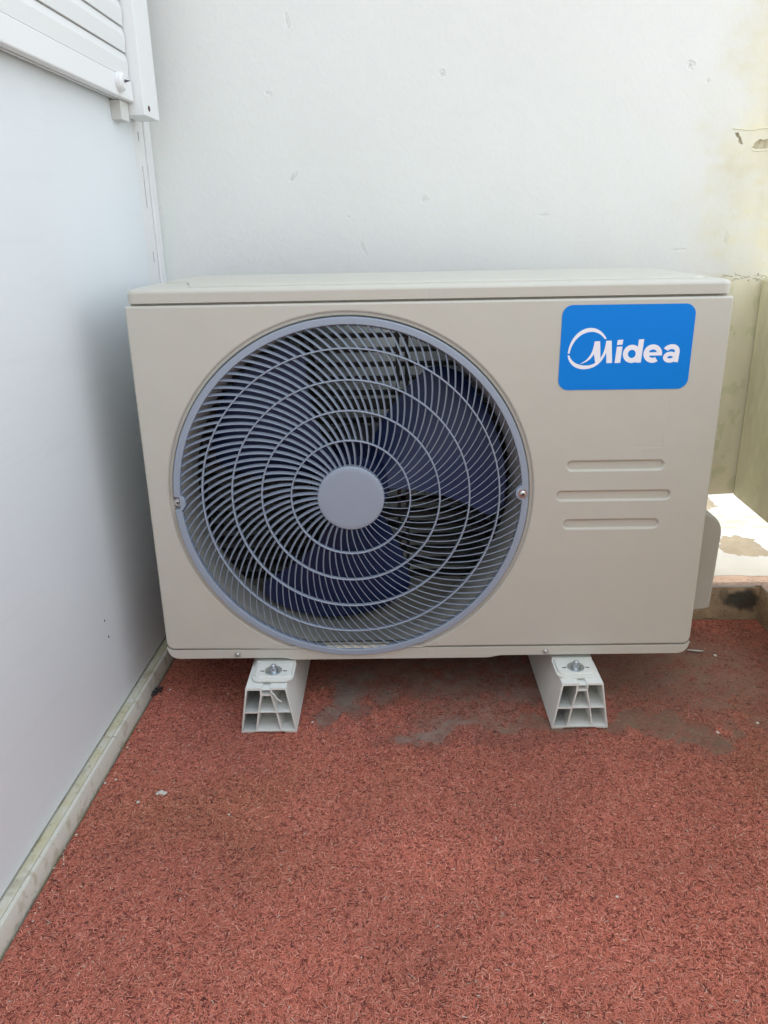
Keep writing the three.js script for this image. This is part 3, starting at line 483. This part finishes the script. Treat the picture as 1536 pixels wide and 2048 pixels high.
    const TH = [0]; const M = 400, r0 = 0.0455, r1 = 0.234; for (let i = 1; i <= M; i++) { const r = r0 + (r1 - r0) * (i - 0.5) / M; TH.push(TH[i - 1] + Math.tan(psi(r)) / r * (r1 - r0) / M); }
    const theta = (r) => { const f = clamp((r - r0) / (r1 - r0)) * M, i = Math.min(M - 1, Math.floor(f)); return TH[i] + (TH[i + 1] - TH[i]) * (f - i); };
    const vane = (ra, rb2, w) => {
      const S = 7, pos = [], idx = [];
      for (let i = 0; i <= S; i++) { const r = ra + (rb2 - ra) * i / S, th = theta(r), a = th + psi(r); const x = r * Math.cos(th), y = r * Math.sin(th), nx = -Math.sin(a), ny = Math.cos(a);
        for (const [o, z] of [[-w * 0.8 - 0.0018, -0.0052], [-w, 0.0006], [-w * 0.5, 0.0013], [w * 0.5, 0.0013], [w, 0.0006], [w * 0.8 - 0.0018, -0.0052]]) pos.push(x + nx * o, y + ny * o, z); }
      for (let i = 0; i < S; i++) for (let k = 0; k < 6; k++) { const a = i * 6 + k, b2 = i * 6 + (k + 1) % 6; idx.push(a, b2, a + 6, b2, b2 + 6, a + 6); }
      const G = new THREE.BufferGeometry(); G.setAttribute('position', new THREE.Float32BufferAttribute(pos, 3)); G.setAttribute('uv', new THREE.Float32BufferAttribute(new Float32Array(pos.length / 3 * 2), 2)); G.setIndex(idx); return toCreasedNormals(G, 0.7);
    };
    const bands = [[0.0455, RI[0], 44, 0], [RI[0], RI[1], 66, 0.03], [RI[1], RI[2], 88, 0.06], [RI[2], RI[3], 102, 0.01], [RI[3], 0.2335, 110, 0.02]], rest = [];
    for (const [ra, rb2, N, off] of bands) { const G = vane(ra - 0.0005, rb2 + 0.0005, 0.00048); for (let k = 0; k < N; k++) { const a = off + k / N * Math.PI * 2; if (N >= 88) part('vane', G, grey, gr, [0, 0, 0], [0, 0, a]); else { const c = G.clone(); c.rotateZ(a); rest.push(c); } } }
    part('inner_vanes', merge(rest), grey, gr).userData.kind = 'stuff';
    screw(gr, -0.2385, -0.003, -0.0035, 0.0038); screw(gr, 0.2335, 0.0045, 0.004, 0.0045);
  }
  // fan
  {
    const navy = std([0.011, 0.025, 0.095], 0.42);
    const f = part('fan', (() => { const g = new THREE.CylinderGeometry(0.05, 0.056, 0.07, 48); g.rotateX(Math.PI / 2); return g; })(), navy, ac, [HX, HY, -0.07]);
    const blade = () => {
      const A = 22, B = 14, pos = [], idx = [];
      for (const side of [0, 1]) for (let i = 0; i <= B; i++) for (let j = 0; j <= A; j++) {
        const u = i / B, v = j / A, r = 0.048 + u * 0.17, sweep = -0.32 * Math.pow(u, 1.4) + 0.1 * u, half = 0.56 + 0.04 * u - 0.42 * Math.pow(Math.max(0, u - 0.86) / 0.14, 2) * 0.35;
        const th = sweep + (v * 2 - 1) * half, z = 0.026 - v * 0.062 + 0.012 * Math.sin(Math.PI * v) - 0.0022 * side - 0.006 * u * (1 - v);
        pos.push(r * Math.cos(th), r * Math.sin(th), z);
      }
      const n = (A + 1) * (B + 1), q = (a, b2, c, d) => idx.push(a, b2, c, b2, d, c);
      for (let i = 0; i < B; i++) for (let j = 0; j < A; j++) { const a = i * (A + 1) + j; q(a, a + A + 1, a + 1, a + A + 2); q(n + a, n + a + 1, n + a + A + 1, n + a + A + 2); }
      for (let j = 0; j < A; j++) { const a = B * (A + 1) + j; q(a, n + a, a + 1, n + a + 1); }
      for (let i = 0; i < B; i++) for (const j of [0, A]) { const a = i * (A + 1) + j; j ? q(a, a + A + 1, n + a, n + a + A + 1) : q(a, n + a, a + A + 1, n + a + A + 1); }
      const G = new THREE.BufferGeometry(); G.setAttribute('position', new THREE.Float32BufferAttribute(pos, 3)); G.setAttribute('uv', new THREE.Float32BufferAttribute(new Float32Array(pos.length / 3 * 2), 2)); G.setIndex(idx); return toCreasedNormals(G, 0.6);
    };
    const G = blade(); for (let k = 0; k < 3; k++) part('blade', G, navy, f, [0, 0, 0], [0, 0, R(31 + 120 * k)]);
  }
  // motor, bracket, condenser coil
  {
    const dk = std([0.05, 0.05, 0.058], 0.45), mt = part('fan_motor', (() => { const g = new THREE.CylinderGeometry(0.055, 0.058, 0.07, 40); g.rotateX(Math.PI / 2); return merge([g, box(0.034, 0.05, 0.012, 0.042, 0.046, 0.012, 0.004)]); })(), std([0.14, 0.15, 0.17], 0.45), ac, [HX, HY, -0.165]);
    const sh = new THREE.SphereGeometry(0.005, 14, 8); sh.scale(1, 1, 0.6); part('motor_screw', sh, steel, mt, [0.046, 0.052, 0.021]);
    const br = []; for (const x of [-0.178, -0.030]) for (const o of [-0.007, 0.007]) br.push(box(0.006, 0.47, 0.014, x + o, 0.25, -0.222)); br.push(box(0.165, 0.012, 0.012, -0.104, 0.335, -0.212), box(0.165, 0.012, 0.012, -0.104, 0.15, -0.212));
    part('motor_bracket', merge(br), dk, ac);
    const tubes = []; for (let k = 0; k < 21; k++) tubes.push(box(0.54, 0.0056, 0.02, -0.103, 0.028 + (k - 0.5) * 0.0232, -0.266)); tubes.push(box(0.012, 0.475, 0.02, -0.3735, 0.255, -0.266), box(0.012, 0.475, 0.02, 0.1615, 0.255, -0.266));
    const coil = part('condenser_coil', merge(tubes), std([0.05, 0.05, 0.052], 0.5), ac);
    const fin = []; for (let k = 0; k < 312; k++) fin.push(new THREE.PlaneGeometry(0.02, 0.472).rotateY(Math.PI / 2).translate(-0.366 + k * 0.00168, 0.255, -0.281));
    const fm = new THREE.MeshStandardMaterial({ color: rgb(0.82, 0.84, 0.87), roughness: 0.5, side: THREE.DoubleSide });
    part('coil_fins', merge(fin), fm, coil).userData.kind = 'stuff';
  }
  // fixing feet of the unit with bolt and washer
  for (const x of [-0.2235, 0.2127]) {
    const q = new THREE.Shape(), a = 0.029, r = 0.011; q.moveTo(-a, 0); q.lineTo(-a, -0.046 + r); q.absarc(-a + r, -0.046 + r, r, Math.PI, 1.5 * Math.PI); q.lineTo(a - r, -0.046); q.absarc(a - r, -0.046 + r, r, 1.5 * Math.PI, 2 * Math.PI); q.lineTo(a, 0); q.closePath();
    const g0 = new THREE.ExtrudeGeometry(q, { depth: 0.0018, bevelEnabled: true, bevelThickness: 0.0008, bevelSize: 0.0008, bevelSegments: 2 }); g0.rotateX(-Math.PI / 2);
    const q2 = new THREE.Shape(), b2 = 0.0245, r3 = 0.009; q2.moveTo(-b2, 0); q2.lineTo(-b2, -0.0405 + r3); q2.absarc(-b2 + r3, -0.0405 + r3, r3, Math.PI, 1.5 * Math.PI); q2.lineTo(b2 - r3, -0.0405); q2.absarc(b2 - r3, -0.0405 + r3, r3, 1.5 * Math.PI, 2 * Math.PI); q2.lineTo(b2, 0); q2.closePath();
    const g1 = new THREE.ExtrudeGeometry(q2, { depth: 0.0022, bevelEnabled: true, bevelThickness: 0.0016, bevelSize: 0.0022, bevelSegments: 3 }); g1.rotateX(-Math.PI / 2); g1.translate(0, 0.0022, 0);
    const tb = part('fixing_foot', merge([edgeNormals(g0, 0.7), edgeNormals(g1, 0.7), box(0.058, 0.006, 0.02, 0, 0.0035, -0.01)]), tabm, ac, [x, -0.0125, -0.003]);
    const zt = 0.033, yt = 0.0062;
    part('washer', new THREE.CylinderGeometry(0.0122, 0.0122, 0.0016, 32), zinc, tb, [0, yt + 0.0006, zt - 0.006]);
    const hx = new THREE.CylinderGeometry(0.0062, 0.0066, 0.0052, 6); part('nut', hx, zinc, tb, [0, yt + 0.0038, zt - 0.006], [0, 0.4, 0]);
    const sph = new THREE.SphereGeometry(0.0034, 16, 10); sph.scale(1, 0.9, 1); part('bolt', merge([sph, (() => { const c = new THREE.CylinderGeometry(0.004, 0.004, 0.005, 16); c.translate(0, -0.002, 0); return c; })()]), zinc, tb, [0, yt + 0.0085, zt - 0.006]);
    for (const o of [-0.0165, 0.0165]) part('slot', box(0.0055, 0.0006, 0.002, 0, 0, 0, 0.0003), black, tb, [o, yt - 0.0001, zt - 0.006]);
  }
  // valve cover bulging from the right side
  { const q = new THREE.Shape(); const x0 = hw + 0.001, x1 = 0.438, yA = 0.024, yB = 0.186; q.moveTo(x0, yA + 0.003); q.lineTo(x1 - 0.006, yA + 0.009); q.absarc(x1 - 0.006, yA + 0.015, 0.006, -Math.PI / 2, 0); q.lineTo(x1 + 0.003, yB - 0.03); q.bezierCurveTo(x1 + 0.003, yB - 0.012, x1 - 0.006, yB - 0.002, x1 - 0.02, yB + 0.004); q.lineTo(x0, yB + 0.018); q.closePath();
    const g = new THREE.ExtrudeGeometry(q, { depth: 0.13, bevelEnabled: true, bevelThickness: 0.005, bevelSize: 0.005, bevelOffset: -0.005, bevelSegments: 4, curveSegments: 16 }); g.translate(0, 0, -0.21); part('valve_cover', edgeNormals(g, 0.6), std([0.42, 0.40, 0.345], 0.45), ac); }
}

// ---------- crumbs and litter ----------
{
  const lump = (r, sy, rough = 0.35) => { const g = mergeVertices((() => { const i = new THREE.IcosahedronGeometry(r, 2); i.deleteAttribute('uv'); i.deleteAttribute('normal'); return i; })()); const p = g.attributes.position; const o = rnd() * 50; for (let i = 0; i < p.count; i++) { const k = 1 - rough / 2 + rough * noise(p.getX(i) / r * 1.4 + o, p.getY(i) / r * 1.4 + p.getZ(i) / r * 1.7, 7) * 1.6; p.setXYZ(i, p.getX(i) * k, p.getY(i) * k * sy, p.getZ(i) * k); } g.computeVertexNormals(); g.setAttribute('uv', new THREE.Float32BufferAttribute(new Float32Array(p.count * 2), 2)); return g; };
  const chipM = std([0.60, 0.55, 0.47], 0.85);
  const fl = part('paint_flake', merge([lump(0.0036, 0.3, 0.9).scale(1.2, 1, 0.8), lump(0.002, 0.4, 0.9).translate(-0.0058, 0, 0.0016), lump(0.0022, 0.3, 0.9).translate(0.003, 0, 0.002)]), chipM, scene, [-0.3449, 0.0015, 0.1941]); tag(fl, 'largest white paint flake on the red carpet near the skirting', 'paint flake');
  const cr = []; for (const [x, z, r] of [[-0.4158, 0.1687, 0.0016], [-0.4275, 0.176, 0.0017], [-0.3712, 0.2115, 0.0022], [-0.2641, 0.0313, 0.0018], [-0.4093, -0.0484, 0.0018], [-0.3134, -0.0378, 0.0013], [-0.1699, 0.0366, 0.0018], [-0.1658, -0.0547, 0.0013], [0.4814, -0.1586, 0.0025], [0.4748, 0.0319, 0.0022], [-0.2489, 0.2321, 0.0013], [0.41, 0.055, 0.0022], [-0.425, 0.10, 0.0016], [-0.422, 0.06, 0.0012], [-0.427, 0.27, 0.0013], [0.5, 0.05, 0.0016], [0.2, 0.35, 0.0016]]) cr.push(lump(r, 0.5).rotateY(rnd() * 6).translate(x, r * 0.3 + 0.0003, z));
  for (let k = 0; k < 44; k++) { const r = rr(0.0004, 0.0009); cr.push(lump(r, 0.6).translate(k < 38 ? -0.432 + rr(0, 0.012) ** 1 : rr(-0.4, 0.5), r * 0.4, rr(-0.2, 0.48))); }
  tag(part('crumbs', merge(cr), chipM, scene), 'scattered pale crumbs of plaster on the red carpet', 'debris', null, 'stuff');
  const du = []; for (let k = 0; k < 20; k++) du.push(lump(rr(0.0008, 0.0025), 0.7, 0.6).translate(-0.4272 + rr(-0.006, 0.008), rr(0.001, 0.004), -0.0411 + rr(-0.012, 0.012)));
  tag(part('dust_clump', merge(du), std([0.035, 0.033, 0.035], 0.95), scene), 'small dark clump of dust against the skirting left of the unit', 'dust');
  const sl = new THREE.Shape([[-0.012, -0.001], [0.004, -0.0026], [0.013, -0.0012], [0.015, 0.0004], [0.002, 0.0022], [-0.011, 0.0018]].map((p) => new THREE.Vector2(...p))); const sg = new THREE.ExtrudeGeometry(sl, { depth: 0.0006, bevelEnabled: false }); sg.rotateX(-Math.PI / 2);
  tag(part('plastic_sliver', sg, std([0.55, 0.52, 0.48], 0.5), scene, [0.452, 0.0025, -0.172], [0.03, -0.2, 0.05]), 'thin pale sliver on the dirty carpet beside the lower right corner of the unit', 'sliver');
}
renderer.render(scene, camera);
